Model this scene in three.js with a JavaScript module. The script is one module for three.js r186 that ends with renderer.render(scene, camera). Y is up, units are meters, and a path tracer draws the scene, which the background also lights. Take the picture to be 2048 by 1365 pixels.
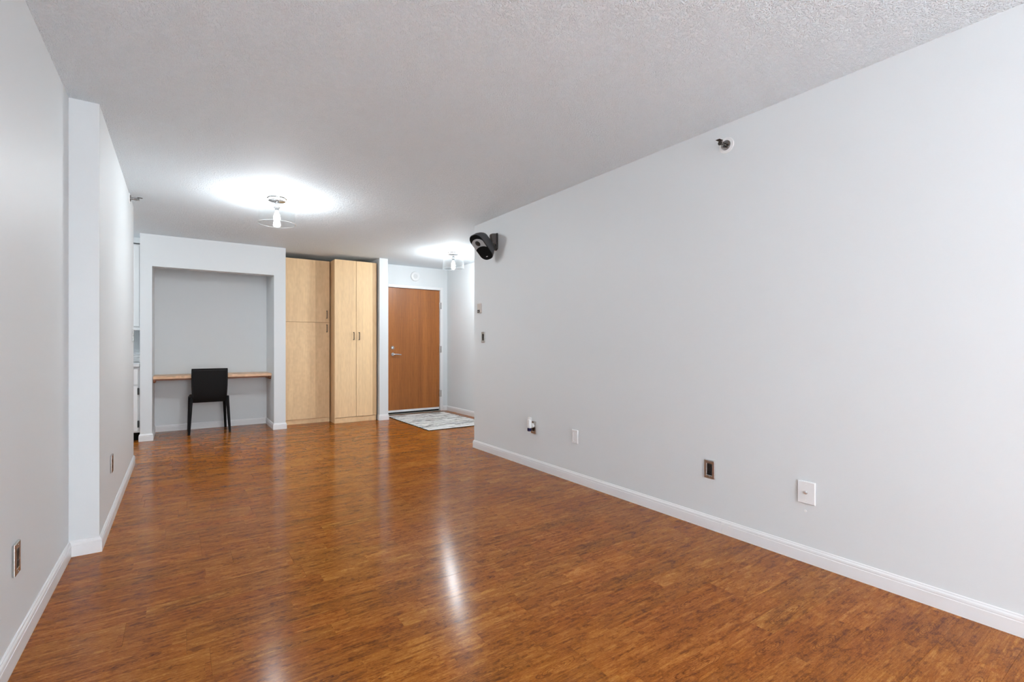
import * as THREE from 'three';
import { RoundedBoxGeometry } from 'three/addons/geometries/RoundedBoxGeometry.js';
import { mergeGeometries, toCreasedNormals } from 'three/addons/utils/BufferGeometryUtils.js';

// ---------------------------------------------------------------- camera, sky, exposure
const scene = new THREE.Scene();
const EYE = 1.1215, FOCAL = 969, YAW = 0.601;
const camera = new THREE.PerspectiveCamera(2 * Math.atan(682.5 / FOCAL) * 180 / Math.PI, 2048 / 1365, 0.05, 60);
camera.position.set(0, EYE, 0);
camera.lookAt(Math.sin(YAW), EYE, -Math.cos(YAW));
camera.setViewOffset(2048, 1365, 0, -9.5, 2048, 1365);          // lens shift: the horizon lies at row 692
camera.updateProjectionMatrix();
scene.background = new THREE.Color(0.912, 0.972, 1.038);            // even overcast sky, seen by the room through its window
scene.backgroundIntensity = 10.9;
const LAMP_POWER = 2.6;                                          // candela of each ceiling bulb
const renderer = new THREE.WebGLRenderer({ antialias: true });
renderer.toneMapping = THREE.LinearToneMapping;
renderer.toneMappingExposure = 1.06;
renderer.shadowMap.enabled = true;

// ---------------------------------------------------------------- helpers
let seed = 20240611;
const rnd = () => { seed = (seed + 0x6d2b79f5) | 0; let t = Math.imul(seed ^ (seed >>> 15), 1 | seed); t = (t + Math.imul(t ^ (t >>> 7), 61 | t)) ^ t; return ((t ^ (t >>> 14)) >>> 0) / 4294967296; };
const rr = (a, b) => a + (b - a) * rnd();
const clamp = (x, a = 0, b = 1) => (x < a ? a : x > b ? b : x);
const mix = (a, b, t) => a + (b - a) * t;
const smooth = (a, b, x) => { const t = clamp((x - a) / (b - a)); return t * t * (3 - 2 * t); };
function hash(ix, iy, s) { let h = Math.imul(ix, 374761393) + Math.imul(iy, 668265263) + Math.imul(s, 974634777); h = Math.imul(h ^ (h >>> 13), 1274126177); return ((h ^ (h >>> 16)) >>> 0) / 4294967296; }
function vn(x, y, s) {                                           // value noise 0..1
  const ix = Math.floor(x), iy = Math.floor(y), fx = x - ix, fy = y - iy, u = fx * fx * (3 - 2 * fx), v = fy * fy * (3 - 2 * fy);
  const a = hash(ix, iy, s), b = hash(ix + 1, iy, s), c = hash(ix, iy + 1, s), d = hash(ix + 1, iy + 1, s);
  return a + (b - a) * u + (c - a) * v + (a - b - c + d) * u * v;
}
const used = new Map();
function numbered(name) { const n = used.get(name) || 0; used.set(name, n + 1); return n ? name + '_' + String(n).padStart(3, '0') : name; }
function tag(o, label, category, group, kind) {
  o.userData.label = label; o.userData.category = category;
  if (group) o.userData.group = group;
  if (kind) o.userData.kind = kind;
  return o;
}
function thing(name, label, category, [x, y, z] = [0, 0, 0], turn = 0, group, kind) {
  const o = new THREE.Group(); o.name = numbered(name); o.position.set(x, y, z); o.rotation.y = turn;
  scene.add(o); return tag(o, label, category, group, kind);
}
function part(name, geo, mat, parent, label) {
  const g = Array.isArray(geo) ? mergeGeometries(geo.map((k) => (k.index ? k.toNonIndexed() : k)).map(keepBasics)) : geo;
  const m = new THREE.Mesh(g, mat); m.name = name; parent.add(m);
  if (label) m.userData.label = label;
  return m;
}
function keepBasics(g) { for (const k of Object.keys(g.attributes)) if (!['position', 'normal', 'uv'].includes(k)) g.deleteAttribute(k); return g; }
function struct(name, geo, mat, label, category) {
  const m = part(name, geo, mat, scene); tag(m, label, category, null, 'structure'); return m;
}
function metreUV(g, s = 1) {                                     // uv in metres on the plane each face lies in
  const p = g.attributes.position, n = g.attributes.normal, uv = new Float32Array(p.count * 2);
  for (let i = 0; i < p.count; i++) {
    const ax = Math.abs(n.getX(i)), ay = Math.abs(n.getY(i)), az = Math.abs(n.getZ(i));
    const [a, b] = ay >= ax && ay >= az ? [p.getX(i), p.getZ(i)] : ax >= az ? [p.getZ(i), p.getY(i)] : [p.getX(i), p.getY(i)];
    uv[2 * i] = a * s; uv[2 * i + 1] = b * s;
  }
  g.setAttribute('uv', new THREE.BufferAttribute(uv, 2)); return g;
}
function bx(x0, x1, y0, y1, z0, z1) { return metreUV(new THREE.BoxGeometry(x1 - x0, y1 - y0, z1 - z0).translate((x0 + x1) / 2, (y0 + y1) / 2, (z0 + z1) / 2)); }
function rbx(x0, x1, y0, y1, z0, z1, r = 0.003, seg = 2) { return new RoundedBoxGeometry(x1 - x0, y1 - y0, z1 - z0, seg, Math.min(r, (x1 - x0) / 2.01, (y1 - y0) / 2.01, (z1 - z0) / 2.01)).translate((x0 + x1) / 2, (y0 + y1) / 2, (z0 + z1) / 2); }
const V2 = (x, y) => new THREE.Vector2(x, y), V3 = (x, y, z) => new THREE.Vector3(x, y, z);
const lathe = (pts, n = 40) => toCreasedNormals(new THREE.LatheGeometry(pts.map(([r, y]) => V2(r, y)), n), 0.6);
function tube(points, r, n = 8, seg = 24) { return new THREE.TubeGeometry(new THREE.CatmullRomCurve3(points.map((p) => V3(...p)), false, 'catmullrom', 0.1), seg, r, n, false); }
function cyl(r0, r1, a, b, n = 16) {                             // a closed round bar from a to b
  const A = V3(...a), B = V3(...b), g = new THREE.CylinderGeometry(r1, r0, A.distanceTo(B), n);
  g.applyQuaternion(new THREE.Quaternion().setFromUnitVectors(V3(0, 1, 0), B.clone().sub(A).normalize()));
  return g.translate((A.x + B.x) / 2, (A.y + B.y) / 2, (A.z + B.z) / 2);
}
function texture(w, h, fn, srgb = true, wrap = true) {
  const d = new Uint8Array(w * h * 4);
  for (let y = 0, o = 0; y < h; y++) for (let x = 0; x < w; x++, o += 4) {
    const c = fn(x, y, w, h);
    if (typeof c === 'number') { d[o] = d[o + 1] = d[o + 2] = clamp(c, 0, 255); } else { d[o] = clamp(c[0], 0, 255); d[o + 1] = clamp(c[1], 0, 255); d[o + 2] = clamp(c[2], 0, 255); }
    d[o + 3] = 255;
  }
  const t = new THREE.DataTexture(d, w, h, THREE.RGBAFormat);
  if (srgb) t.colorSpace = THREE.SRGBColorSpace;
  t.magFilter = THREE.LinearFilter; t.minFilter = THREE.LinearMipmapLinearFilter; t.generateMipmaps = true;
  if (wrap) t.wrapS = t.wrapT = THREE.RepeatWrapping;
  t.needsUpdate = true; return t;
}
const std = (o) => new THREE.MeshStandardMaterial(o), phys = (o) => new THREE.MeshPhysicalMaterial(o);
const srgb = (r, g, b) => new THREE.Color().setRGB(r / 255, g / 255, b / 255, THREE.SRGBColorSpace);

// ---------------------------------------------------------------- materials
const wallBump = texture(512, 512, (x, y) => 255 * (0.5 * vn(x / 8, y / 8, 4) + 0.5 * vn(x / 3, y / 3, 5)), false);
wallBump.repeat.set(1.4, 1.4);
const M = {
  wall: std({ color: new THREE.Color(0.757, 0.784, 0.796), roughness: 0.5, bumpMap: wallBump, bumpScale: 0.00012 }),
  trim: std({ color: new THREE.Color(0.84, 0.84, 0.845), roughness: 0.32 }),
  whitePlastic: std({ color: new THREE.Color(0.86, 0.86, 0.86), roughness: 0.3 }),
  kitchenWhite: std({ color: new THREE.Color(0.85, 0.85, 0.85), roughness: 0.35 }),
  steel: std({ color: new THREE.Color(0.56, 0.55, 0.54), roughness: 0.24, metalness: 1 }),
  chrome: std({ color: new THREE.Color(0.62, 0.62, 0.63), roughness: 0.16, metalness: 1 }),
  nickel: std({ color: new THREE.Color(0.5, 0.495, 0.49), roughness: 0.1, metalness: 1 }),
  bronze: std({ color: new THREE.Color(0.035, 0.026, 0.02), roughness: 0.4, metalness: 0.4 }),
  black: std({ color: new THREE.Color(0.012, 0.012, 0.012), roughness: 0.35 }),
  blackMatt: phys({ color: new THREE.Color(0.005, 0.005, 0.005), roughness: 0.85, specularIntensity: 0.25 }),
  darkGrey: std({ color: new THREE.Color(0.045, 0.045, 0.048), roughness: 0.42 }),
  midGrey: std({ color: new THREE.Color(0.36, 0.365, 0.375), roughness: 0.4 }),
  beige: std({ color: new THREE.Color(0.62, 0.56, 0.5), roughness: 0.5 }),
  headMetal: std({ color: new THREE.Color(0.3, 0.295, 0.29), roughness: 0.25, metalness: 1 }),
  brass: std({ color: new THREE.Color(0.7, 0.5, 0.25), roughness: 0.25, metalness: 1 }),
  navy: std({ color: new THREE.Color(0.012, 0.014, 0.05), roughness: 0.2 }),
  rubber: std({ color: new THREE.Color(0.01, 0.01, 0.01), roughness: 0.9 }),
  sub: std({ color: new THREE.Color(0.05, 0.03, 0.02), roughness: 0.9 }),
  shade: phys({ color: new THREE.Color(0.955, 0.96, 0.96), transmission: 1, thickness: 0, roughness: 0.03, ior: 1.55 }),
  glass: phys({ color: 0xffffff, transmission: 1, thickness: 0, roughness: 0.02, ior: 1.5 }),
};
// knockdown plaster of the ceiling: flattened splats, 1 m to a tile
{
  const N = 1536, S = 1000 / N, hgt = new Float32Array(N * N);
  for (let k = 0; k < 26000; k++) {
    const cx = rnd() * N, cy = rnd() * N, r = rr(1.6, 4.6) / S, top = rr(0.4, 1), e = rr(0.75, 1.35), turn = rr(0, 3.14), c = Math.cos(turn), s = Math.sin(turn);
    const R = Math.ceil(r * 1.6);
    for (let j = -R; j <= R; j++) for (let i = -R; i <= R; i++) {
      const u = (i * c + j * s) / e, v = (-i * s + j * c) * e, d = Math.sqrt(u * u + v * v) / r;
      if (d > 1) continue;
      const at = ((Math.floor(cy + j) + N) % N) * N + ((Math.floor(cx + i) + N) % N), v2 = top * Math.min(1, (1 - d) * 2.2);
      hgt[at] = Math.min(1, Math.max(hgt[at], v2) + 0.15 * Math.min(hgt[at], v2));
    }
  }
  const t = texture(N, N, (x, y) => 255 * (0.9 * hgt[y * N + x] + 0.1 * vn(x / 3, y / 3, 9)), false);
  t.repeat.set(1, 1);
  M.ceiling = std({ color: new THREE.Color(0.86, 0.935, 0.985), roughness: 0.75, bumpMap: t, bumpScale: 0.0042 });
}
// laminate: ten printed planks on one sheet, 1.25 m x 0.19 m each
const PLANKS = 10, PL = 1.25, PW = 0.19;
{
  const W = 2048, H = 2000, rows = H / PLANKS, strips = [];
  for (let k = 0; k < PLANKS; k++) {
    const two = [];
    for (let b = 0; b < 2; b++) {
      const cells = []; let x = -rr(0, 300);
      while (x < 1250) {
        const len = rr(330, 640);
        cells.push({ x0: x, x1: x + len, tone: rr(-0.13, 0.13), red: rr(-1, 1), cat: rnd() < 0.34, cx: x + len * rr(0.3, 0.7), cy: rr(-14, 14), ax: rr(60, 110), id: 100 + Math.floor(rnd() * 9000), bow: rr(-1, 1) });
        x += len;
      }
      two.push(cells);
    }
    strips.push(two);
  }
  const dark = [92, 46, 12], mid = [157, 89, 28], light = [218, 152, 68];
  const hgt = new Uint8Array(W * H);
  const map = texture(W, H, (px, py) => {
    const k = Math.floor(py / rows), x = px / W * 1250, y = (py - k * rows) / rows * 190, b = y < 95 ? 0 : 1, yy = y - b * 95 - 47.5;
    const cells = strips[k][b]; let c = cells[0];
    for (const q of cells) if (x >= q.x0 && x < q.x1) c = q;
    const s = c.id, wx = x + 30 * vn(x / 90, y / 22, s), wy = y + 5 * vn(x / 140, y / 40, s + 1);
    let t = 0.55 + 0.55 * c.tone;
    t += 0.16 * (vn(wx / 130, wy / 24, s + 2) - 0.5);
    const blot = vn(wx / 48, wy / 17, s + 3) * 0.42 + vn(wx / 20, wy / 8, s + 4) * 0.33 + vn(wx / 7, wy / 4, s + 13) * 0.25;        // hand-scraped mottling
    t -= 0.26 * smooth(0.46, 0.82, blot);
    t += 0.13 * smooth(0.5, 0.85, vn(wx / 80, wy / 9, s + 5)) - 0.08 * smooth(0.5, 0.9, vn(wx / 90, wy / 6, s + 14));
    let line = 0;
    if (c.cat) {                                                                             // cathedral figure
      const dx = (x - c.cx) / c.ax, dy = (yy - c.cy + 6 * c.bow * Math.sin(dx)) / 21;
      const ring = Math.sqrt(dx * dx * 0.55 + dy * dy) * 3.6 + 0.75 * vn(x / 34, y / 13, s + 6) + 0.3 * vn(x / 10, y / 6, s + 7), f = ring - Math.floor(ring);
      line = (smooth(0.62, 0.93, f) - smooth(0.95, 1, f)) * smooth(0, 60, Math.min(x - c.x0, c.x1 - x)) * smooth(4.6, 2.6, ring * 0.8);
      t += 0.10 * smooth(4.0, 0.6, ring);
      t -= 0.34 * line;
    }
    const fibre = vn(wx / 60, y / 1.7, s + 8), fine = vn(wx / 9, y / 1.15, s + 9), dash = smooth(0.74, 0.95, vn(wx / 26, y / 1.7, s + 10)) * smooth(0.4, 0.7, vn(x / 80, y / 25, s + 11)), hair = smooth(0.80, 0.97, vn(wx / 34 + 3, y / 1.25, s + 16));
    t += 0.16 * (fibre - 0.5) + 0.24 * (fine - 0.5) + 0.12 * (hash(px, py, 3) - 0.5) + 0.12 * (vn(x / 2.4, y / 1.6, s + 15) - 0.5) - 0.17 * dash - 0.2 * hair;
    if (hash(Math.floor(x / 7), Math.floor(y / 5), s + 12) > 0.996) t -= 0.25 * vn(x / 2, y / 2, s);
    t = clamp(t, 0, 1);
    hgt[py * W + px] = clamp(255 * (0.45 + 0.4 * (fibre - 0.5) + 0.3 * (fine - 0.5) - 0.4 * dash - 0.3 * line), 0, 255);
    const A = t < 0.5 ? dark : mid, B = t < 0.5 ? mid : light, q = t < 0.5 ? t * 2 : t * 2 - 1;
    const red = 2.5 * c.red;
    return [mix(A[0], B[0], q) + red, mix(A[1], B[1], q) - red * 0.3, mix(A[2], B[2], q) - red * 0.2];
  });
  const bump = texture(W, H, (x, y) => hgt[y * W + x], false);
  M.plank = phys({ map, bumpMap: bump, bumpScale: 0.00002, roughness: 0.19, anisotropy: 0.7, anisotropyRotation: Math.PI / 2, specularIntensity: 0.28 });
}
// maple veneer: leaf() returns a sheet whose leaves differ in tone at the given breaks
function maple(breaks, tones, s, base = [240, 205, 158]) {
  return texture(512, 1024, (x, y, w, h) => {
    const u = x / w; let k = 0; while (k < breaks.length && u > breaks[k]) k++;
    const q = s + k * 17, wx = x + 10 * vn(x / 60, y / 240, q);
    let t = tones[k] + 0.05 * (vn(wx / 40, y / 300, q + 1) - 0.5) + 0.04 * (vn(wx / 4, y / 70, q + 2) - 0.5) + 0.035 * (vn(wx / 1.6, y / 26, q + 3) - 0.5) + 0.04 * (vn(x / 22, y / 22, q + 4) - 0.5);
    return [base[0] * (1 + t * 0.8), base[1] * (1 + t), base[2] * (1 + t * 1.15)];
  }, true, false);
}
const mapleMat = (b, t, s) => std({ map: maple(b, t, s), roughness: 0.42 });
M.mapleA = mapleMat([0.67], [0.0, -0.1], 31);
M.mapleB = mapleMat([0.67], [0.0, -0.1], 31);
M.mapleC = mapleMat([], [0.03], 57);
M.mapleD = mapleMat([0.79], [0.04, -0.13], 83);
M.mapleSide = mapleMat([], [-0.12], 97);
M.mapleKick = mapleMat([], [-0.02], 111);
M.oakDesk = std({ map: texture(1024, 128, (x, y) => { const t = 0.2 * (vn(x / 90, y / 5, 3) - 0.5) + 0.16 * (vn(x / 25, y / 1.6, 4) - 0.5); return [228 * (1 + t), 184 * (1 + t), 144 * (1 + t * 1.2)]; }), roughness: 0.4 });
M.oakDark = std({ map: texture(512, 64, (x, y) => { const t = 0.3 * (vn(x / 60, y / 4, 8) - 0.5); return [146 * (1 + t), 84 * (1 + t), 46 * (1 + t)]; }), roughness: 0.45 });
M.doorWood = std({
  map: texture(1024, 1024, (x, y) => {
    const band = vn(x / 90, y / 2000, 41), wx = x + 8 * vn(x / 70, y / 200, 42);
    let t = 0.2 * (band - 0.5) + 0.13 * (vn(wx / 5, y / 160, 43) - 0.5) + 0.13 * (vn(wx / 1.8, y / 45, 44) - 0.5) - 0.09 * smooth(0.72, 0.95, vn(wx / 2.2, y / 28, 45));
    return [166 * (1 + t), 100 * (1 + t * 1.1), 45 * (1 + t * 1.25)];
  }, true, false), roughness: 0.36,
});
M.leather = phys({ color: new THREE.Color(0.006, 0.006, 0.0065), roughness: 0.55, specularIntensity: 0.4, bumpMap: texture(256, 256, (x, y) => 255 * vn(x / 3, y / 3, 77), false), bumpScale: 0.0004 });
M.marble = std({ map: texture(256, 256, (x, y) => { const t = Math.abs(vn(x / 40 + 1.5 * vn(x / 20, y / 20, 61), y / 30, 60) - 0.5); const v = 240 - 60 * smooth(0.08, 0, t) - 24 * vn(x / 9, y / 9, 62); return [v, v, v]; }), roughness: 0.3 });

// ---------------------------------------------------------------- the room
const XR = 2.677, XL1 = -0.4866, XL2 = -0.3615, ZS = -3.45, ZLE = -5.81, ZR = -4.64, ZA = -7.13, ZAB = -7.80, XE = 3.83, ZD = -7.58, CH = 2.44, ZB = -8.15, ZKB = -7.77;
const ZREAR = 2.4, A0 = -0.385, A1 = 1.18, O0 = -0.271, O1 = 1.037, OY = 2.064, P0 = 2.476, P1 = 2.606;

// floor: every plank its own piece
const floor = new THREE.Group(); floor.name = numbered('floor'); scene.add(floor);
tag(floor, 'glossy reddish-brown wood-look laminate floor of long narrow planks', 'floor', null, 'structure');
part('subfloor', bx(-2.5, 4.1, -0.06, -0.0085, -8.3, 2.7), M.sub, floor);
function plankGeometry(x0, x1, z0, z1, variant, u0) {
  const c = 0.0005, t = 0.008, g = 0.0002; x0 += g; x1 -= g; z0 += g; z1 -= g;
  const top = [[x0 + c, 0, z0 + c], [x1 - c, 0, z0 + c], [x1 - c, 0, z1 - c], [x0 + c, 0, z1 - c]];
  const lip = [[x0, -c, z0], [x1, -c, z0], [x1, -c, z1], [x0, -c, z1]], low = lip.map(([x, , z]) => [x, -t, z]);
  const pos = [], uv = [];
  const put = (...ps) => { for (const p of ps) { pos.push(...p); uv.push(u0 + (p[0] - x0) / PL, (variant + clamp((p[2] - z0) / PW, 0.01, 0.99)) / PLANKS); } };
  const quad = (a, b, d, e) => put(a, d, b, a, e, d);
  quad(...top);
  for (let i = 0; i < 4; i++) { const j = (i + 1) % 4; quad(lip[i], lip[j], top[j], top[i]); quad(low[i], low[j], lip[j], lip[i]); }
  const ge = new THREE.BufferGeometry();
  ge.setAttribute('position', new THREE.Float32BufferAttribute(pos, 3)); ge.setAttribute('uv', new THREE.Float32BufferAttribute(uv, 2));
  ge.computeVertexNormals(); return ge;
}
let plankCount = 0;
for (let z = 2.44; z > -8.1; z -= PW) {
  const z1 = z, z0 = z - PW;
  const left = z1 > ZLE + 0.2 ? -0.56 : -2.3, right = z1 > ZR + 0.15 ? 2.75 : 3.86;
  let x = left - rr(0.05, 0.95); let last = -1;
  while (x < right) {
    let a = Math.max(x, left), b = Math.min(x + PL, right);
    let v = Math.floor(rnd() * PLANKS); if (v === last) v = (v + 1) % PLANKS; last = v;
    if (b - a > 0.03) { part(plankCount ? 'plank_' + String(plankCount).padStart(3, '0') : 'plank', plankGeometry(a, b, z0, z1, v, (a - x) / PL), M.plank, floor); plankCount++; }
    x += PL;
  }
}

struct('ceiling', bx(-2.5, 4.1, CH, CH + 0.12, -8.3, 2.7), M.ceiling, 'white ceiling with knockdown plaster texture', 'ceiling');
struct('wall_right', bx(XR, 4.0, 0, CH, ZR, 2.55), M.wall, 'long plain white wall on the right carrying the speaker and outlets', 'wall');
struct('wall_entry', bx(XE, 4.0, 0, CH, -7.75, ZR), M.wall, 'white wall beside the entry door, right of the rug', 'wall');
struct('wall_far', [bx(P1, 2.722, 0, CH, -7.75, ZD), bx(3.748, XE, 0, CH, -7.75, ZD), bx(2.722, 3.748, 2.122, CH, -7.75, ZD)], M.wall, 'white wall around and above the entry door', 'wall');
struct('wall_pillar', bx(P0, P1, 0, CH, ZB, ZA), M.wall, 'narrow white wall end between tall cabinet and entry door', 'wall');
struct('wall_back', bx(-2.5, 4.1, 0, CH, -8.3, ZB), M.wall, 'outer wall behind the cabinets and the alcove', 'wall');
{
  const t = 0.15;
  struct('wall_alcove', [bx(A0, O0, 0, CH, ZAB, ZA), bx(O1, A1, 0, CH, ZAB, ZA), bx(O0, O1, OY, CH, ZA - t, ZA), bx(A0, A1, 0, CH, ZB, ZAB)], M.wall, 'white wall with the deep square recess that holds the desk shelf', 'wall');
}
struct('wall_left', bx(XL1 - 0.12, XL1, 0, CH, ZS, 2.55), M.wall, 'nearer part of the white left wall, before the step', 'wall');
struct('wall_left_far', bx(XL1 - 0.12, XL2, 0, CH, ZLE, ZS), M.wall, 'farther part of the white left wall, stepped into the room', 'wall');
struct('wall_kitchen_front', bx(-2.5, XL1 - 0.12, 0, CH, ZS - 0.12, ZS), M.wall, 'kitchen wall behind the left wall', 'wall');
struct('wall_kitchen_left', bx(-2.5, -2.3, 0, CH, ZB, ZS - 0.12), M.wall, 'outer kitchen wall', 'wall');
struct('wall_rear', [bx(XL1, XR, 0, 0.06, ZREAR, 2.55), bx(XL1, XR, 2.36, CH, ZREAR, 2.55), bx(XL1, -0.32, 0.06, 2.36, ZREAR, 2.55), bx(2.0, XR, 0.06, 2.36, ZREAR, 2.55)], M.wall, 'wall behind the viewpoint with the large window', 'wall');
{ // the window behind the viewpoint
  const w = thing('window_1', 'large two-part window behind the viewpoint', 'window', [0, 0, 0], 0, null, 'structure');
  const w0 = -0.32, w1 = 2.0, wm = 0.84;
  part('frame', [bx(w0, w1, 0.06, 0.12, 2.43, 2.52), bx(w0, w1, 2.3, 2.36, 2.43, 2.52), bx(w0, w0 + 0.06, 0.12, 2.3, 2.43, 2.52), bx(w1 - 0.06, w1, 0.12, 2.3, 2.43, 2.52), bx(wm - 0.03, wm + 0.03, 0.12, 2.3, 2.43, 2.52)], M.trim, w);
  part('pane', bx(w0 + 0.06, wm - 0.03, 0.12, 2.3, 2.472, 2.474), M.glass, w);
  part('pane_001', bx(wm + 0.03, w1 - 0.06, 0.12, 2.3, 2.472, 2.474), M.glass, w);
}
struct('wall_kitchen_back', bx(-2.3, A0, 0, CH, ZB, ZKB), M.wall, 'kitchen wall behind the white cabinets', 'wall');
struct('wall_kitchen_soffit', bx(-2.3, A0, 2.375, CH, ZKB, -7.44), M.wall, 'white soffit above the kitchen wall cabinet', 'wall');

// baseboards: one moulded profile swept along the walls, mitred at the corners
const PROFILE = [[0, 0], [0.0125, 0], [0.0125, 0.056], [0.0105, 0.058], [0.0105, 0.0615], [0.0115, 0.0635], [0.0105, 0.071], [0.0075, 0.0755], [0.006, 0.0765], [0.0055, 0.081], [0.003, 0.0835], [0, 0.084]];
function sweep(path, side) {                                     // path: [x, z] points on the wall face; side: +1 when the room lies left of the way
  const P = path.map(([x, z]) => V2(x, z)), n = P.length, rings = [], pos = [];
  for (let i = 0; i < n; i++) {
    const d0 = i ? P[i].clone().sub(P[i - 1]).normalize() : null, d1 = i < n - 1 ? P[i + 1].clone().sub(P[i]).normalize() : null;
    const norm = (d) => V2(d.y, -d.x).multiplyScalar(side);
    let m;
    if (!d0) m = norm(d1); else if (!d1) m = norm(d0); else { const a = norm(d0), b = norm(d1); m = a.clone().add(b); m.multiplyScalar(1 / (1 + a.dot(b))); }
    rings.push(PROFILE.map(([d, h]) => [P[i].x + m.x * d, h, P[i].y + m.y * d]));
  }
  const tri = (a, b, c) => pos.push(...a, ...b, ...c);
  const K = PROFILE.length;
  for (let i = 0; i < n - 1; i++) for (let k = 0; k < K - 1; k++) {
    const a = rings[i][k], b = rings[i][k + 1], c = rings[i + 1][k + 1], d = rings[i + 1][k];
    if (side > 0) { tri(a, d, c); tri(a, c, b); } else { tri(a, c, d); tri(a, b, c); }
  }
  for (const [r, f] of [[rings[0], side > 0], [rings[n - 1], side < 0]]) for (let k = 1; k < K - 1; k++) f ? tri(r[0], r[k], r[k + 1]) : tri(r[0], r[k + 1], r[k]);
  const g = new THREE.BufferGeometry(); g.setAttribute('position', new THREE.Float32BufferAttribute(pos, 3));
  g.setAttribute('uv', new THREE.Float32BufferAttribute(new Float32Array(pos.length / 3 * 2), 2)); g.computeVertexNormals();
  return g;
}
function skirting(name, label, pieces, side) {
  const o = new THREE.Group(); o.name = numbered(name); scene.add(o); tag(o, label, 'baseboard', null, 'structure');
  pieces.forEach((p, i) => part(i ? 'board_' + String(i).padStart(3, '0') : 'board', sweep(p, side), M.trim, o));
}
skirting('baseboard_right', 'white moulded baseboard along the right wall with a joint near its middle', [[[XR, 2.4], [XR, -1.6755]], [[XR, -1.6768], [XR, ZR], [XE, ZR]]], 1);
skirting('baseboard_entry', 'white baseboard right of the entry rug', [[[XE, ZR], [XE, ZD], [3.75, ZD]]], 1);
skirting('baseboard_left', 'white moulded baseboard along the stepped left wall', [[[XL1, 2.4], [XL1, ZS], [XL2, ZS], [XL2, ZLE], [XL1 - 0.12, ZLE]]], -1);
skirting('baseboard_alcove', 'white baseboard wrapping the desk alcove', [[[A0, -7.16], [A0, ZA], [O0, ZA], [O0, ZAB], [O1, ZAB], [O1, ZA], [A1, ZA], [A1, -7.43]]], -1);
skirting('baseboard_pillar', 'short white baseboard wrapping the wall end beside the tall cabinet', [[[P0, -7.19], [P0, ZA], [P1, ZA], [P1, ZD], [2.722, ZD]]], -1);

// ---------------------------------------------------------------- entry door
{
  const d = thing('door_1', 'brown wood veneer entry door with silver lever in white frame', 'door', [0, 0, 0], 0, null, 'structure');
  const x0 = 2.775, x1 = 3.692, zf = -7.602;
  const slab = rbx(x0, x1, 0.068, 2.068, zf - 0.045, zf, 0.002);
  { const p = slab.attributes.position, uv = slab.attributes.uv; for (let i = 0; i < p.count; i++) uv.setXY(i, (p.getX(i) - x0) / (x1 - x0), (p.getY(i) - 0.03) / 2.04); }
  part('door_slab', slab, M.doorWood, d);
  const fr = [];
  for (const [a, b] of [[2.722, 2.772], [3.695, 3.748]]) fr.push(rbx(a, b, 0, 2.122, -7.75, ZD + 0.012, 0.003));
  fr.push(rbx(2.7725, 3.6945, 2.074, 2.122, -7.75, ZD + 0.012, 0.003), bx(2.772, 2.79, 0, 2.074, -7.75, -7.655), bx(3.677, 3.695, 0, 2.074, -7.75, -7.655), bx(2.79, 3.677, 2.05, 2.074, -7.75, -7.655));
  part('door_frame', fr, M.trim, d, 'white painted frame');
  part('door_sweep', rbx(x0 + 0.004, x1 - 0.004, 0.034, 0.068, zf - 0.04, zf + 0.004, 0.002), M.whitePlastic, d, 'pale strip along the bottom edge');
  part('threshold', rbx(2.772, 3.695, 0.0, 0.012, -7.74, ZD + 0.03, 0.004), std({ color: new THREE.Color(0.42, 0.42, 0.38), roughness: 0.35, metalness: 0.8 }), d, 'low metal sill');
  part('gap_seal', bx(x0, x1, 0.012, 0.034, zf - 0.04, zf - 0.02), M.rubber, d);
  const lv = part('handle', [cyl(0.028, 0.026, [2.856, 0.983, zf], [2.856, 0.983, zf + 0.012], 28), cyl(0.011, 0.011, [2.856, 0.983, zf + 0.01], [2.856, 0.983, zf + 0.052]), tube([[2.850, 0.983, zf + 0.05], [2.88, 0.984, zf + 0.053], [2.93, 0.981, zf + 0.05], [2.985, 0.975, zf + 0.044]], 0.0095)], M.chrome, d, 'silver lever handle');
  part('rose_screw', cyl(0.004, 0.004, [2.856, 0.983, zf + 0.05], [2.856, 0.983, zf + 0.0615], 10), M.steel, lv);
  part('deadbolt', [cyl(0.03, 0.027, [2.852, 1.09, zf], [2.852, 1.09, zf + 0.014], 28), rbx(2.848, 2.856, 1.076, 1.104, zf + 0.012, zf + 0.03, 0.003)], M.chrome, d, 'silver thumb-turn deadbolt');
  part('peephole', [cyl(0.0085, 0.007, [3.23, 1.557, zf], [3.23, 1.557, zf + 0.005], 16)], M.brass, d, 'small brass viewer');
  for (const y of [1.808, 1.061, 0.302]) part('hinge', [cyl(0.0075, 0.0075, [3.6935, y - 0.058, zf + 0.006], [3.6935, y + 0.058, zf + 0.006], 12), rbx(3.694, 3.716, y - 0.056, y + 0.056, ZD + 0.0118, ZD + 0.0142, 0.001), cyl(0.005, 0.003, [3.6935, y + 0.058, zf + 0.006], [3.6935, y + 0.066, zf + 0.006], 12)], M.steel, d);
}
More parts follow.
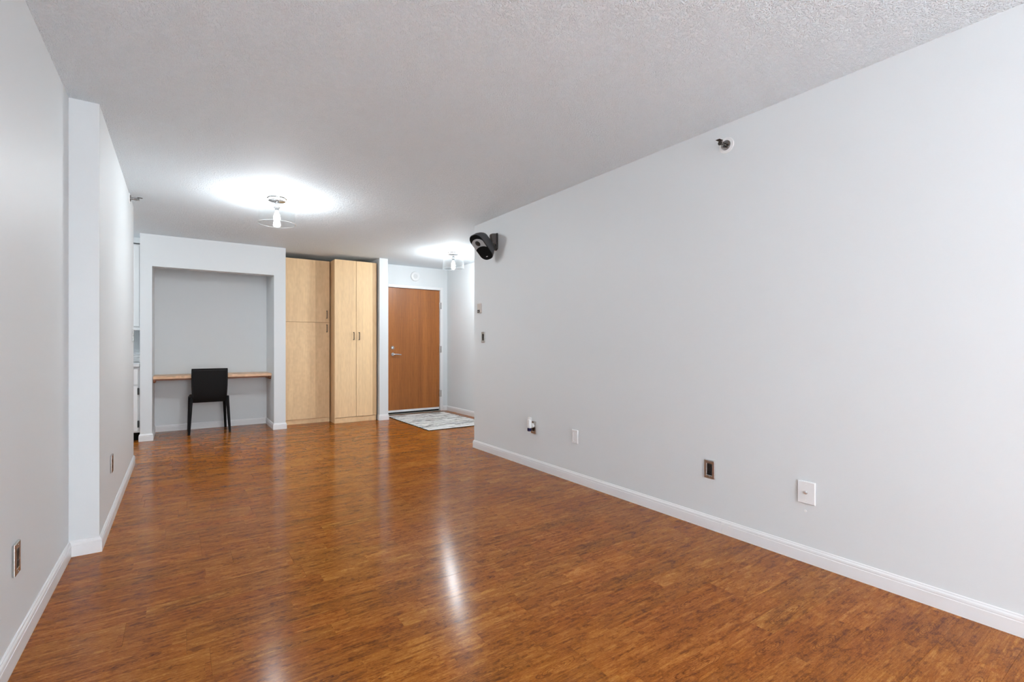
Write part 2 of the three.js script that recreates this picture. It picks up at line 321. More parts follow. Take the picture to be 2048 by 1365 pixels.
// ---------------------------------------------------------------- maple cabinets
function fitUV(g, x0, x1, y0, y1) { const p = g.attributes.position, uv = g.attributes.uv; for (let i = 0; i < p.count; i++) uv.setXY(i, clamp((p.getX(i) - x0) / (x1 - x0), 0.002, 0.998), clamp((p.getY(i) - y0) / (y1 - y0), 0.002, 0.998)); return g; }
function sideUV(g, z0, z1) { const p = g.attributes.position, uv = g.attributes.uv; for (let i = 0; i < p.count; i++) uv.setXY(i, clamp((p.getZ(i) - z0) / (z1 - z0 || 1)), p.getY(i) / 2.44); return g; }
function pull(x, y0, y1, zf) {
  return [rbx(x - 0.005, x + 0.005, y0, y1, zf + 0.024, zf + 0.033, 0.003), rbx(x - 0.005, x + 0.005, y0, y0 + 0.011, zf, zf + 0.03, 0.003), rbx(x - 0.005, x + 0.005, y1 - 0.011, y1, zf, zf + 0.03, 0.003)];
}
{
  const c = thing('pantry_cabinet', 'maple cabinet with one upper and one lower door beside the desk alcove', 'cabinet', [0, 0, 0]);
  const x0 = 1.205, x1 = 1.828, zf = -7.42;
  part('carcass', [sideUV(bx(x0, x0 + 0.018, 0, 2.366, -8.02, zf - 0.021), -8.02, zf), sideUV(bx(x1 - 0.018, x1, 0, 2.366, -8.02, zf - 0.021), -8.02, zf), bx(x0 + 0.018, x1 - 0.018, 2.348, 2.366, -8.02, zf - 0.021), bx(x0 + 0.018, x1 - 0.018, 0.07, 0.088, -8.02, zf - 0.021), bx(x0 + 0.018, x1 - 0.018, 0.088, 2.348, -8.02, -8.01), bx(x0 + 0.018, x1 - 0.018, 1.453, 1.471, -8.01, zf - 0.021)], M.mapleSide, c);
  part('toe_kick', fitUV(rbx(x0, x1, 0, 0.066, zf - 0.04, zf - 0.02, 0.001), x0, x1, 0, 1), M.mapleKick, c);
  const d1 = part('door', fitUV(rbx(x0, x1 - 0.004, 1.4645, 2.366, zf - 0.02, zf, 0.0015), x0, x1, 0.4, 2.4), M.mapleA, c);
  const d2 = part('door_001', fitUV(rbx(x0, x1 - 0.004, 0.070, 1.4595, zf - 0.02, zf, 0.0015), x0, x1, 0.0, 1.46), M.mapleB, c);
  part('handle', pull(1.781, 1.521, 1.637, zf), M.bronze, d1, 'dark bronze bar pull');
  part('handle', pull(1.781, 1.318, 1.434, zf), M.bronze, d2, 'dark bronze bar pull');
}
{
  const c = thing('wardrobe_cabinet', 'double-door maple cabinet standing forward beside the white wall end', 'cabinet', [0, 0, 0]);
  const x0 = 1.838, x1 = 2.452, zf = -7.19, xm = 2.145;
  part('carcass', [sideUV(bx(x0, x0 + 0.018, 0, 2.368, -8.02, zf - 0.021), -8.02, zf), sideUV(bx(x1 - 0.018, x1, 0, 2.368, -8.02, zf - 0.021), -8.02, zf), bx(x0 + 0.018, x1 - 0.018, 2.35, 2.368, -8.02, zf - 0.021), bx(x0 + 0.018, x1 - 0.018, 0.08, 0.098, -8.02, zf - 0.021), bx(x0 + 0.018, x1 - 0.018, 0.098, 2.35, -8.02, -8.01)], M.mapleSide, c);
  part('toe_kick', fitUV(rbx(x0 + 0.001, x1 - 0.012, 0, 0.074, zf - 0.024, zf - 0.008, 0.001), x0, x1, 0, 1), M.mapleKick, c);
  const d1 = part('door', fitUV(rbx(x0, xm - 0.002, 0.080, 2.37, zf - 0.02, zf, 0.0015), x0, xm, 0, 2.4), M.mapleC, c);
  const d2 = part('door_001', fitUV(rbx(xm + 0.002, x1 - 0.002, 0.080, 2.37, zf - 0.02, zf, 0.0015), xm, x1, 0, 2.4), M.mapleD, c);
  part('handle', pull(2.105, 1.207, 1.322, zf), M.bronze, d1, 'dark bronze bar pull');
  part('handle', pull(2.185, 1.207, 1.322, zf), M.bronze, d2, 'dark bronze bar pull');
}
// ---------------------------------------------------------------- kitchen, seen as a strip beyond the left wall
function panelDoor(x0, x1, y0, y1, zf) {
  const s = new THREE.Shape([V2(x0, y0), V2(x1, y0), V2(x1, y1), V2(x0, y1)]), r = 0.05;
  s.holes.push(new THREE.Path([V2(x0 + r, y0 + r), V2(x0 + r, y1 - r), V2(x1 - r, y1 - r), V2(x1 - r, y0 + r)]));
  return [new THREE.ExtrudeGeometry(s, { depth: 0.014, bevelThickness: 0.003, bevelSize: 0.003, bevelOffset: -0.003, bevelSegments: 2 }).translate(0, 0, zf - 0.017), rbx(x0 + r - 0.006, x1 - r + 0.006, y0 + r - 0.006, y1 - r + 0.006, zf - 0.016, zf - 0.008, 0.002), rbx(x0 + r + 0.012, x1 - r - 0.012, y0 + r + 0.012, y1 - r - 0.012, zf - 0.01, zf - 0.001, 0.006)];
}
{
  const zu = -7.45, xr = A0 - 0.004;
  const u = thing('kitchen_wall_cabinet', 'white panelled kitchen wall cabinet glimpsed left of the alcove', 'cabinet', [0, 0, 0]);
  part('carcass', [bx(-2.28, xr, 1.335, 2.362, ZKB + 0.002, zu - 0.02), rbx(-2.28, xr, 1.31, 1.336, zu - 0.06, zu - 0.002, 0.004)], M.kitchenWhite, u);
  for (let i = 0; i < 4; i++) part(i ? 'door_00' + i : 'door', panelDoor(xr - 0.015 - 0.46 * (i + 1), xr - 0.02 - 0.46 * i, 1.36, 2.335, zu), M.kitchenWhite, u);
  const zb = -7.17;
  const b = thing('kitchen_base_cabinet', 'white kitchen base cabinet with drawers over doors left of the alcove', 'cabinet', [0, 0, 0]);
  part('carcass', bx(-2.28, xr, 0.1, 0.868, ZKB + 0.002, zb - 0.02), M.kitchenWhite, b);
  part('toe_kick', bx(-2.28, xr, 0, 0.1, ZKB + 0.002, zb - 0.085), M.blackMatt, b, 'black recessed toe kick');
  for (let i = 0; i < 4; i++) {
    const a = xr - 0.015 - 0.46 * (i + 1), e = xr - 0.018 - 0.46 * i;
    const dr = part(i ? 'drawer_00' + i : 'drawer', panelDoor(a, e, 0.665, 0.85, zb), M.kitchenWhite, b);
    const dd = part(i ? 'door_00' + i : 'door', panelDoor(a, e, 0.115, 0.645, zb), M.kitchenWhite, b);
    part('knob', lathe([[0, 0.024], [0.011, 0.022], [0.013, 0.016], [0.006, 0.01], [0.006, 0], [0, 0]], 16).rotateX(Math.PI / 2).translate((a + e) / 2, 0.757, zb), M.bronze, dr);
    for (const y of [0.2, 0.585]) part('hinge', rbx(e - 0.004, e + 0.013, y - 0.04, y + 0.04, zb - 0.014, zb + 0.004, 0.002), M.black, dd, 'black face hinge');
  }
  const t = thing('kitchen_countertop', 'marbled kitchen countertop with low upstand left of the alcove', 'countertop', [0, 0, 0]);
  part('counter_slab', rbx(-2.28, xr, 0.872, 0.912, ZKB + 0.002, zb + 0.02, 0.006), M.marble, t);
  part('upstand', rbx(-2.28, xr, 0.913, 1.01, ZKB + 0.002, ZKB + 0.022, 0.004), M.marble, t);
}
// ---------------------------------------------------------------- desk shelf and chair
{
  const d = thing('desk_shelf', 'light wood desk shelf fixed across the alcove', 'desk', [0, 0, 0]);
  const g = rbx(O0 + 0.001, O1 - 0.001, 0.711, 0.746, ZAB + 0.001, -7.33, 0.003);
  { const p = g.attributes.position, uv = g.attributes.uv; for (let i = 0; i < p.count; i++) uv.setXY(i, p.getX(i) * 0.8, (p.getZ(i) + p.getY(i)) * 0.8); }
  part('desktop', g, M.oakDesk, d);
  part('front_rail', rbx(O0 + 0.025, O1 - 0.025, 0.69, 0.7108, -7.40, -7.38, 0.002), M.oakDark, d, 'darker rail under the front edge');
  for (const s of [0, 1]) {
    const x = s ? O1 - 0.0235 : O0 + 0.0015, sh = new THREE.Shape([V2(0, 0), V2(0.40, 0), V2(0.43, 0.02), V2(0.43, 0.045), V2(0, 0.045)]);
    part('cleat', new THREE.ExtrudeGeometry(sh, { depth: 0.018, bevelThickness: 0.002, bevelSize: 0.002, bevelOffset: -0.002, bevelSegments: 1 }).rotateY(-Math.PI / 2).translate(x + 0.02, 0.665, ZAB + 0.014), M.oakDark, d, 'brown wood support');
  }
}
{
  const c = thing('side_chair', 'black leather side chair with its back to the room at the desk shelf', 'chair', [0.312, 0, -7.50], 0.02);
  // local: +z is the chair's back side, towards the room
  const L = M.leather;
  const blend = (rows, w0, thick) => {                           // a sheet that runs up through rows [y, z, half width], thick along its normal
    const pos = [], nx = 12, n = rows.length;
    const P = (i, j, f) => { const [y, z, w] = rows[i], q = rows[Math.min(i + 1, n - 1)], r = rows[Math.max(i - 1, 0)], dy = q[0] - r[0], dz = q[1] - r[1], l = Math.hypot(dy, dz) || 1, u = (j / nx) * 2 - 1, edge = 1 - 0.35 * Math.pow(Math.abs(u), 8), th = thick * edge * f; return [u * w, y - dz / l * th, z + dy / l * th - 0.006 * (1 - u * u)]; };
    const q4 = (a, b, d, e) => pos.push(...a, ...b, ...d, ...a, ...d, ...e);
    for (let i = 0; i < n - 1; i++) for (let j = 0; j < nx; j++) { q4(P(i, j, 1), P(i, j + 1, 1), P(i + 1, j + 1, 1), P(i + 1, j, 1)); q4(P(i, j + 1, -1), P(i, j, -1), P(i + 1, j, -1), P(i + 1, j + 1, -1)); }
    for (let i = 0; i < n - 1; i++) { q4(P(i, 0, -1), P(i, 0, 1), P(i + 1, 0, 1), P(i + 1, 0, -1)); q4(P(i, nx, 1), P(i, nx, -1), P(i + 1, nx, -1), P(i + 1, nx, 1)); }
    for (let j = 0; j < nx; j++) { q4(P(n - 1, j, 1), P(n - 1, j + 1, 1), P(n - 1, j + 1, -1), P(n - 1, j, -1)); q4(P(0, j, -1), P(0, j + 1, -1), P(0, j + 1, 1), P(0, j, 1)); }
    const g = new THREE.BufferGeometry(); g.setAttribute('position', new THREE.Float32BufferAttribute(pos, 3)); g.setAttribute('uv', new THREE.Float32BufferAttribute(new Float32Array(pos.length / 3 * 2).map((_, i) => pos[Math.floor(i / 2) * 3 + (i % 2)] * 4), 2)); g.computeVertexNormals();
    return toCreasedNormals(g, 0.9);
  };
  const back = part('backrest', blend([[0.402, 0.165, 0.187], [0.43, 0.177, 0.188], [0.47, 0.19, 0.19], [0.53, 0.2, 0.194], [0.62, 0.211, 0.197], [0.72, 0.222, 0.198], [0.80, 0.23, 0.197], [0.822, 0.232, 0.1965], [0.832, 0.232, 0.195]], 0.19, 0.012), L, c);
  part('stitching', [tube([[-0.186, 0.80, 0.2445], [-0.186, 0.62, 0.2255], [-0.18, 0.47, 0.2035]], 0.0022, 6), tube([[0.186, 0.80, 0.2445], [0.186, 0.62, 0.2255], [0.18, 0.47, 0.2035]], 0.0022, 6), tube([[-0.186, 0.808, 0.2435], [0, 0.808, 0.2385], [0.186, 0.808, 0.2435]], 0.0022, 6)], M.black, back, 'raised seam');
  part('seat', rbx(-0.208, 0.208, 0.425, 0.475, -0.25, 0.175, 0.018, 4), L, c);
  part('seat_frame', [rbx(-0.2, 0.2, 0.395, 0.43, -0.235, -0.215, 0.005), rbx(-0.2, -0.18, 0.395, 0.43, -0.23, 0.15, 0.005), rbx(0.18, 0.2, 0.395, 0.43, -0.23, 0.15, 0.005)], L, c);
  const leg = (x0, z0, x1, z1, y1) => {                          // square tapered leather-wrapped leg
    const g = new THREE.CylinderGeometry(0.027, 0.0185, 1, 4, 6).rotateY(Math.PI / 4), p = g.attributes.position;
    for (let i = 0; i < p.count; i++) { const t = p.getY(i) + 0.5; p.setXYZ(i, p.getX(i) + mix(x0, x1, t), t * y1, p.getZ(i) + mix(z0, z1, t)); }
    g.computeVertexNormals(); return g;
  };
  for (const s of [-1, 1]) {
    part('leg', leg(s * 0.222, 0.21, s * 0.196, 0.17, 0.47), L, c);
    part('leg', leg(s * 0.212, -0.235, s * 0.196, -0.225, 0.45), L, c);
  }
  c.children.filter((m) => m.name === 'leg').forEach((m, i) => { if (i) m.name = 'leg_00' + i; });
}
// ---------------------------------------------------------------- entry rug
{
  const x0 = 2.695, x1 = 3.68, z0 = -7.43, z1 = -5.87;
  const r = thing('entry_rug', 'white rug with ragged grey and black stripes before the entry door', 'rug', [0, 0, 0]);
  const edge = []; for (let i = 0; i <= 60; i++) edge.push(V2(x1 - 0.004 - 0.035 * Math.pow(vn(i * 0.9, 3.3, 5), 2) - 0.006 * vn(i * 2.1, 1, 6), -(z1 + (z0 - z1) * i / 60)));
  const outline = [V2(x0, -z1), ...edge, V2(x0, -z0)];
  const back = new THREE.ExtrudeGeometry(new THREE.Shape(outline), { depth: 0.006, bevelEnabled: false }).rotateX(-Math.PI / 2);
  part('backing', back, M.blackMatt, r, 'black backing showing along the edge');
  const inner = outline.map((p) => V2(Math.max(p.x, x0 + 0.008), clamp(p.y, -z1 + 0.007, -z0 - 0.005)));
  const top = new THREE.ExtrudeGeometry(new THREE.Shape(inner), { depth: 0.004, bevelEnabled: false }).rotateX(-Math.PI / 2).translate(0, 0.0062, 0);
  { const p = top.attributes.position, uv = top.attributes.uv; for (let i = 0; i < p.count; i++) uv.setXY(i, (p.getX(i) - x0) / (x1 - x0), (p.getZ(i) - z0) / (z1 - z0)); }
  const rows = []; let q = 0; while (q < 1024) { rows.push(q); q += rr(34, 84); }
  const map = texture(1024, 1024, (x, y) => {
    const yy = y + 22 * (vn(x / 210, y / 60, 5) - 0.5) + 10 * (vn(x / 40, y / 40, 6) - 0.5) + 5 * (vn(x / 9, y / 12, 7) - 0.5);
    let k = 0; while (k < rows.length - 1 && rows[k + 1] <= yy) k++;
    const d = Math.min(Math.abs(yy - rows[k]), k < rows.length - 1 ? Math.abs(rows[k + 1] - yy) : 99), kk = Math.abs(yy - rows[k]) < d + 0.5 ? k : k + 1;
    const wid = 3.5 + 15 * vn(x / 130, kk * 3.7, 8) * hash(kk, 1, 9) + 5 * vn(x / 30, kk, 4), grey = 42 + 105 * hash(kk, 2, 9) * vn(x / 120, kk * 1.3, 3);
    const white = 226 + 16 * (vn(x / 14, y / 5, 10) - 0.5) + 10 * (vn(x / 3, y / 3, 11) - 0.5), warm = 10 * vn(x / 150, y / 30, 12);
    const on = smooth(wid, wid - 4, d) * smooth(0.14, 0.34, vn(x / 160, kk * 5.1, 13)) * 0.95;
    const band = smooth(0.74, 0.82, vn(x / 200, k * 2.3, 14)) * 0.45 * vn(x / 7, y / 3, 15);
    const v = mix(white, grey, Math.max(on, band));
    return [v, v - warm * 0.4, v - warm];
  });
  part('pile', top, std({ map, roughness: 0.95, bumpMap: map, bumpScale: 0.0015 }), r);
}
// ---------------------------------------------------------------- ceiling lights
function ceilingLight(x, z, label, power = LAMP_POWER) {
  const l = thing('ceiling_light', label, 'lamp', [x, CH, z], 0, 'glass drum ceiling lights');
  part('canopy', lathe([[0, -0.03], [0.066, -0.03], [0.0715, -0.0275], [0.0725, -0.008], [0.0825, -0.005], [0.0835, -0.0005], [0, -0.0005]], 56), M.nickel, l);
  part('stem', lathe([[0, -0.078], [0.021, -0.078], [0.022, -0.055], [0.017, -0.05], [0.0125, -0.047], [0.0125, -0.03], [0, -0.03]], 28), M.nickel, l);
  const sh = part('glass_shade', lathe([[0.024, -0.074], [0.05, -0.074], [0.1, -0.079], [0.128, -0.087], [0.141, -0.1], [0.147, -0.125], [0.15, -0.17], [0.152, -0.228], [0.1495, -0.228], [0.1475, -0.17], [0.1445, -0.126], [0.1388, -0.1018], [0.127, -0.0895], [0.1, -0.0815], [0.05, -0.0765], [0.024, -0.0765]], 72), M.shade, l, 'clear glass drum, open below');
  part('glass_rim', new THREE.TorusGeometry(0.152, 0.0016, 8, 72).rotateX(Math.PI / 2).translate(0, -0.228, 0), phys({ color: 0xffffff, transmission: 1, thickness: 0.003, roughness: 0.03, ior: 1.5 }), sh);
  part('socket', lathe([[0, -0.112], [0.0165, -0.112], [0.0175, -0.09], [0.027, -0.086], [0.027, -0.079], [0, -0.079]], 24), M.nickel, l);
  const b = part('bulb', lathe([[0, -0.208], [0.012, -0.2065], [0.022, -0.2], [0.0285, -0.188], [0.0295, -0.175], [0.026, -0.158], [0.019, -0.14], [0.0135, -0.125], [0.013, -0.1125], [0, -0.1125]], 32), std({ color: 0xffffff, emissive: new THREE.Color(0.97, 0.99, 1), emissiveIntensity: 8, roughness: 0.4 }), l, 'lit white bulb');
  const p = new THREE.PointLight(new THREE.Color(0.93, 0.985, 1.02), power, 0, 2); p.name = 'bulb_light'; p.position.set(0, -0.178, 0); p.castShadow = true; p.shadow.radius = 1.4; p.shadow.mapSize.set(1024, 1024); p.shadow.bias = -0.0005;
  l.add(p);
  return l;
}
ceilingLight(0.715, -4.755, 'ceiling light with clear glass drum shade in the middle of the room ceiling');
ceilingLight(3.195, -6.13, 'ceiling light with clear glass drum shade over the entry rug');
ceilingLight(-1.7, -6.35, 'ceiling light with clear glass drum shade in the kitchen', 2.8);
// ---------------------------------------------------------------- speaker on the right wall
{
  const m = thing('speaker_mount', 'black wall bracket holding the speaker high on the right wall', 'bracket', [XR, 2.185, -4.185], -Math.PI / 2);
  // local +z leaves the wall, +x runs along the wall away from the entry
  const tall = new THREE.Shape(); tall.moveTo(-0.03, -0.06); tall.absarc(0, -0.06, 0.03, Math.PI, 0, false); tall.lineTo(0.03, 0.085); tall.lineTo(-0.03, 0.085); tall.closePath();
  part('wall_plate', new THREE.ExtrudeGeometry(tall, { depth: 0.012, bevelThickness: 0.003, bevelSize: 0.003, bevelOffset: -0.003, bevelSegments: 3 }).translate(0, 0, 0.0035), M.black, m);
  const cover = new THREE.Shape([V2(0.012, -0.035), V2(0.06, -0.02), V2(0.07, 0.06), V2(0.062, 0.076), V2(0.012, 0.084)]);
  part('cover', new THREE.ExtrudeGeometry(cover, { depth: 0.04, bevelThickness: 0.004, bevelSize: 0.004, bevelOffset: -0.004, bevelSegments: 3 }).rotateY(-Math.PI / 2).translate(0.02, 0, 0.002), std({ color: new THREE.Color(0.075, 0.065, 0.06), roughness: 0.3 }), m, 'glossy brown-black cover');
  part('arm', [cyl(0.011, 0.011, [0, -0.045, 0.012], [-0.012, -0.005, 0.066]), new THREE.SphereGeometry(0.017, 20, 14).translate(-0.018, 0.004, 0.07)], M.black, m);
  const s = thing('loudspeaker', 'black and grey loudspeaker tilted down from the right wall bracket', 'speaker', [2.592, 2.212, -4.208]);
  const inner = s; // turned below: local +z is the front, the ball joint is at the origin
  const W = 0.083, H = 0.15, R = 0.07, outline = (k, grow = 0) => { // rounded outline point k of 64
    const a = k / 64 * Math.PI * 2, ca = Math.cos(a), sa = Math.sin(a), cx = (W - R) * Math.sign(ca), cy = (H - R) * Math.sign(sa);
    return [cx + (R + grow) * ca, cy + (R + grow) * sa];
  };
  const loops = [[0.03, 0.0, 0.52], [0.03, 0, 0.56], [0.033, 0.0, 0.60], [0.04, 0, 0.66], [0.07, 0, 0.80], [0.11, 0, 0.93], [0.145, 0, 0.99], [0.152, 0, 1.0], [0.156, -0.001, 1.0], [0.158, -0.004, 1.0]];
  const pos = [], pt = (i, k) => { const [z, gr, sc] = loops[i], [x, y] = outline(k % 64, gr); return [x * sc, y * sc, z]; };
  for (let i = 0; i < loops.length - 1; i++) for (let k = 0; k < 64; k++) { const a = pt(i, k), b = pt(i, k + 1), c = pt(i + 1, k + 1), d = pt(i + 1, k); pos.push(...a, ...b, ...c, ...a, ...c, ...d); }
  for (const [i, f] of [[0, 1], [loops.length - 1, 0]]) for (let k = 0; k < 64; k++) { const a = pt(i, k), b = pt(i, k + 1), o = [0, 0, loops[i][0]]; f ? pos.push(...b, ...a, ...o) : pos.push(...a, ...b, ...o); }
  const bg = new THREE.BufferGeometry(); bg.setAttribute('position', new THREE.Float32BufferAttribute(pos, 3)); bg.setAttribute('uv', new THREE.Float32BufferAttribute(new Float32Array(pos.length / 3 * 2), 2)); bg.computeVertexNormals();
  part('housing', toCreasedNormals(bg, 0.5), M.darkGrey, inner);
  const grille = new THREE.Shape(Array.from({ length: 64 }, (_, k) => V2(...outline(k, -0.004))));
  part('grille', new THREE.ExtrudeGeometry(grille, { depth: 0.004, bevelThickness: 0.002, bevelSize: 0.002, bevelOffset: -0.002, bevelSegments: 2 }).translate(0, 0, 0.157), M.blackMatt, inner, 'matt black grille');
  const up = [], dn = [], ty = 0.052;
  for (let i = 0; i <= 24; i++) { const x = -0.076 + 0.152 * i / 24; up.push(V2(x, ty - 0.014 + Math.sqrt(Math.max(0, 0.082 * 0.082 - x * x)) * 0.78)); dn.push(V2(-x, -0.03 + 0.042 * Math.sqrt(Math.max(0, 1 - (x / 0.085) ** 2)))); }
  const wg = new THREE.Shape([...up, ...dn]); const hole = new THREE.Path(); hole.absellipse(0, ty, 0.032, 0.032, 0, Math.PI * 2, true); wg.holes.push(hole);
  const wave = part('waveguide', new THREE.ExtrudeGeometry(wg, { depth: 0.002, bevelThickness: 0.0015, bevelSize: 0.0015, bevelOffset: -0.0015, bevelSegments: 2, curveSegments: 32 }).translate(0, 0, 0.1635), M.midGrey, inner, 'grey horn surround');
  part('tweeter', new THREE.SphereGeometry(0.03, 24, 12, 0, Math.PI * 2, 0, Math.PI / 2).scale(1, 0.4, 1).rotateX(Math.PI / 2).translate(0, ty, 0.1615), M.black, wave, 'black dome');
  part('badge', rbx(-0.01, 0.01, -0.112, -0.105, 0.162, 0.1645, 0.001), M.whitePlastic, inner, 'small pale badge');
  s.rotation.set(0.75, -1.22, 0.19, 'YXZ');
}
// ---------------------------------------------------------------- fire fittings
function sprinkler(x, y, z, turn, label) {
  const s = thing('sprinkler', label, 'sprinkler', [x, y, z], turn, 'sidewall sprinklers');
  part('white_ring', lathe([[0, 0.0005], [0.047, 0.0005], [0.046, 0.004], [0.03, 0.006], [0, 0.006]], 40).rotateX(Math.PI / 2), M.whitePlastic, s);
  part('escutcheon', lathe([[0.029, 0.004], [0.0285, 0.010], [0.024, 0.0125], [0.014, 0.012], [0.013, 0.008], [0, 0.008]], 40).rotateX(Math.PI / 2), M.headMetal, s, 'chrome cup');
  part('body', [cyl(0.0095, 0.0085, [0, 0, 0.008], [0, 0, 0.03], 12), cyl(0.012, 0.012, [0, 0, 0.018], [0, 0, 0.024], 6), cyl(0.004, 0.004, [0, 0, 0.03], [0, 0, 0.06], 8)], M.headMetal, s);
  const f = part('frame_arm', [tube([[0, 0.011, 0.028], [0, 0.0135, 0.042], [0, 0.009, 0.058], [0, 0.002, 0.066]], 0.0024, 6), tube([[0, -0.011, 0.028], [0, -0.0135, 0.042], [0, -0.009, 0.058], [0, -0.002, 0.066]], 0.0024, 6)], M.headMetal, s);
  part('link', rbx(-0.002, 0.002, -0.006, 0.006, 0.034, 0.058, 0.001), M.bronze, f);
  part('deflector', [lathe([[0, 0.001], [0.0125, 0.001], [0.0135, 0], [0.0125, -0.0008], [0, -0.0008]], 18).rotateX(Math.PI / 2).translate(0, -0.001, 0.067), rbx(-0.013, 0.013, 0.0125, 0.0145, 0.056, 0.092, 0.0008), rbx(-0.005, 0.005, 0.008, 0.0135, 0.0655, 0.0685, 0.0006)], M.bronze, s, 'dark deflector blade');
}
sprinkler(XR, 2.311, -1.652, -Math.PI / 2, 'chrome sidewall sprinkler high on the right wall near the ceiling');
sprinkler(XL2, 2.402, -5.34, Math.PI / 2, 'sidewall sprinkler at the far end of the left wall');
{
  const a = thing('fire_alarm_sounder', 'round white alarm sounder above the entry door', 'alarm', [3.238, 2.277, ZD]);
  part('housing', lathe([[0, 0.036], [0.034, 0.036], [0.039, 0.034], [0.042, 0.028], [0.066, 0.026], [0.076, 0.02], [0.081, 0.008], [0.081, 0.0005], [0, 0.0005]], 56).rotateX(Math.PI / 2), M.whitePlastic, a);
  part('grille', lathe([[0, 0.0385], [0.03, 0.0385], [0.031, 0.036], [0.028, 0.0362], [0.026, 0.0378], [0.018, 0.0378], [0.017, 0.0365], [0.015, 0.0378], [0, 0.0378]], 40).rotateX(Math.PI / 2), std({ color: new THREE.Color(0.7, 0.7, 0.7), roughness: 0.5 }), a, 'slightly greyer centre grille');
}
// ---------------------------------------------------------------- wall plates
function plateShape(w, h, ow, oh) {
  const s = new THREE.Shape([V2(-w / 2, -h / 2), V2(w / 2, -h / 2), V2(w / 2, h / 2), V2(-w / 2, h / 2)]);
  if (ow) s.holes.push(new THREE.Path([V2(-ow / 2, -oh / 2), V2(-ow / 2, oh / 2), V2(ow / 2, oh / 2), V2(ow / 2, -oh / 2)]));
  return new THREE.ExtrudeGeometry(s, { depth: 0.002, bevelThickness: 0.004, bevelSize: 0.004, bevelOffset: -0.004, bevelSegments: 3 }).translate(0, 0, 0.0042);
}
function screws(parent, dy, mat) { for (const s of [-1, 1]) part('screw', [lathe([[0, 0.0016], [0.002, 0.0014], [0.0034, 0.0002], [0.0034, -0.001], [0, -0.001]], 14).rotateX(Math.PI / 2).translate(0, s * dy, 0.0102)], mat, parent); }
function outlet(label, pos, turn, group) {
  const o = thing('wall_outlet', label, 'outlet', pos, turn, group);
  screws(part('plate', plateShape(0.07, 0.114, 0.034, 0.068), M.steel, o, 'brushed steel cover plate'), 0.047, M.steel);
  const r = part('receptacle', [rbx(-0.0165, 0.0165, -0.0335, 0.0335, 0.001, 0.0095, 0.0012)], M.black, o, 'black receptacle');
  for (const s of [-1, 1]) part('socket', [rbx(-0.013, 0.013, s * 0.0185 - 0.0125, s * 0.0185 + 0.0125, 0.0085, 0.0106, 0.001)], M.black, r);
  for (const s of [-1, 1]) part('slot', [bx(-0.0075, -0.0055, s * 0.0185 - 0.002, s * 0.0185 + 0.006, 0.0105, 0.0109), bx(0.0055, 0.0075, s * 0.0185 - 0.002, s * 0.0185 + 0.006, 0.0105, 0.0109), cyl(0.0022, 0.0022, [0, s * 0.0185 - 0.0075, 0.0104], [0, s * 0.0185 - 0.0075, 0.0109], 10)], M.blackMatt, r);
  return o;
}
const FR = -Math.PI / 2, FL = Math.PI / 2, OG = 'steel outlets low on the walls';
outlet('steel outlet with black receptacle low on right wall, left of the coaxial plate', [XR, 0.366, -1.76], FR, OG);
outlet('steel outlet low on right wall that holds the white plug-in freshener', [XR, 0.374, -3.548], FR, OG);
outlet('steel outlet low on the nearest part of the left wall', [XL1, 0.362, -2.428], FL, OG);
outlet('steel outlet on the left wall beyond the step', [XL2, 0.374, -3.977], FL, OG);
function rocker(label, pos, turn) {
  const o = thing('light_switch', label, 'switch', pos, turn, 'steel light switches');
  screws(part('plate', plateShape(0.07, 0.116, 0.034, 0.068), M.steel, o, 'brushed steel cover plate'), 0.047, M.steel);
  const sh = new THREE.Shape([V2(0.001, -0.033), V2(0.0085, -0.033), V2(0.0115, -0.001), V2(0.0095, 0.033), V2(0.001, 0.033)]);
  part('rocker', new THREE.ExtrudeGeometry(sh, { depth: 0.031, bevelThickness: 0.0008, bevelSize: 0.0008, bevelOffset: -0.0008, bevelSegments: 2 }).rotateY(-Math.PI / 2).translate(0.0155, 0, 0), M.black, o, 'dark rocker');
}
rocker('dark rocker switch on steel plate below the thermostat at right wall corner', [XR, 1.212, -4.44], FR);
rocker('dark rocker switch on steel plate at the far end of the left wall', [XL2, 1.215, -5.69], FL);
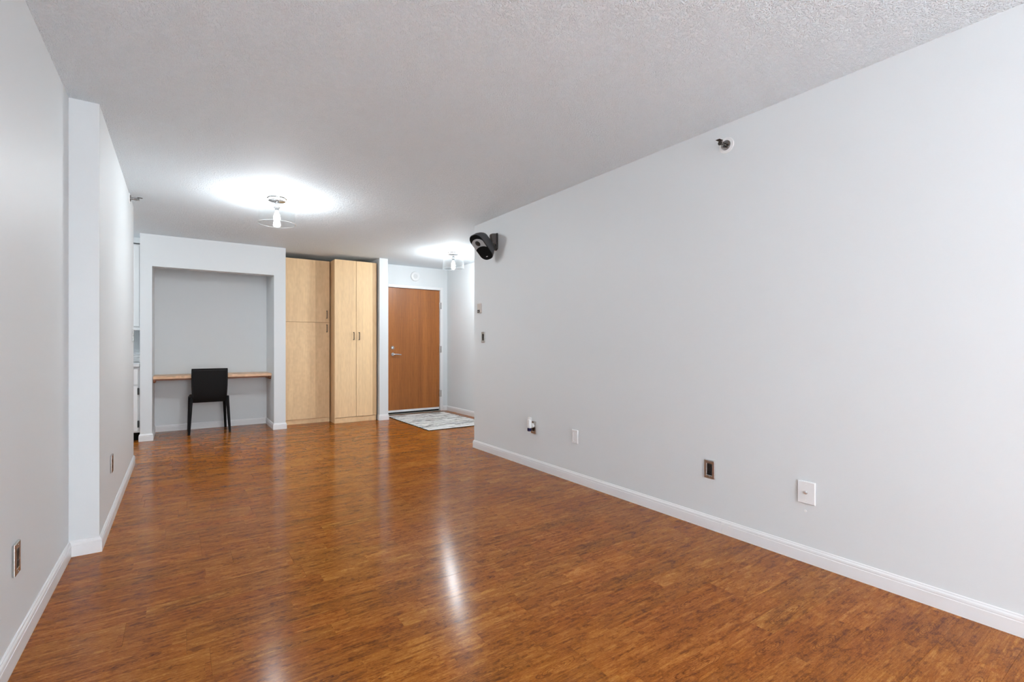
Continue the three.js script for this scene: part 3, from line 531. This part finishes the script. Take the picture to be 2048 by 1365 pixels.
{
  const b = thing('blank_wall_plate', 'small plain white wall plate between freshener outlet and right outlet', 'wall plate', [XR, 0.376, -2.983], FR);
  screws(part('plate', plateShape(0.07, 0.112, 0.034, 0.068), M.whitePlastic, b), 0.047, M.whitePlastic);
  part('insert', rbx(-0.0165, 0.0165, -0.0335, 0.0335, 0.001, 0.0085, 0.001), M.whitePlastic, b);
  const c = thing('coaxial_wall_plate', 'larger white wall plate with a silver coaxial jack, nearest on right wall', 'wall plate', [XR, 0.362, -1.205], FR);
  screws(part('plate', plateShape(0.085, 0.116, 0, 0), M.whitePlastic, c), 0.041, M.trim);
  part('jack', [cyl(0.0085, 0.0085, [0, 0, 0.009], [0, 0, 0.0125], 6), cyl(0.0048, 0.0048, [0, 0, 0.0125], [0, 0, 0.021], 16)], std({ color: new THREE.Color(0.85, 0.85, 0.85), roughness: 0.25, metalness: 0.8 }), c, 'silver threaded jack');
  const n = thing('wall_anchor', 'tiny white screw anchor in the right wall under the coaxial plate', 'anchor', [XR, 0.264, -1.212], FR);
  part('plug', lathe([[0, 0.001], [0.004, 0.0022], [0.006, 0.002], [0.0066, 0.0004], [0, 0.0004]], 18).rotateX(Math.PI / 2), M.whitePlastic, n);
}
{
  const f = thing('plug_in_freshener', 'white plug-in air freshener with dark blue base on far right outlet', 'air freshener', [XR, 0.393, -3.55], FR);
  part('plug_base', [lathe([[0, 0.022], [0.018, 0.021], [0.022, 0.016], [0.022, 0], [0, 0]], 32).rotateX(Math.PI / 2).translate(0, 0, 0.0112)], M.whitePlastic, f);
  part('housing', [new RoundedBoxGeometry(0.044, 0.085, 0.034, 5, 0.014).translate(0, 0.018, 0.050), new RoundedBoxGeometry(0.038, 0.03, 0.028, 4, 0.012).translate(0, 0.064, 0.047)], M.whitePlastic, f, 'white plastic body');
  part('refill', lathe([[0, -0.038], [0.017, -0.037], [0.0195, -0.032], [0.0195, -0.012], [0.014, -0.006], [0.013, 0], [0, 0]], 28).translate(0, -0.012, 0.05), M.navy, f, 'dark blue refill bottle');
}
{
  const t = thing('thermostat', 'small beige and black wall thermostat above the rocker switch at right corner', 'thermostat', [XR, 1.524, -4.508], FR);
  part('housing', rbx(-0.029, 0.029, -0.05, 0.052, 0.0005, 0.024, 0.004, 3), M.beige, t);
  part('control', rbx(-0.024, 0.024, -0.046, -0.016, 0.02, 0.0265, 0.002), M.black, t, 'black lower panel');
  part('lever', rbx(-0.004, 0.006, -0.036, -0.03, 0.0262, 0.031, 0.001), M.beige, t);
}

scene.traverse((o) => { if (o.isMesh) { o.castShadow = true; o.receiveShadow = true; } });
renderer.render(scene, camera);
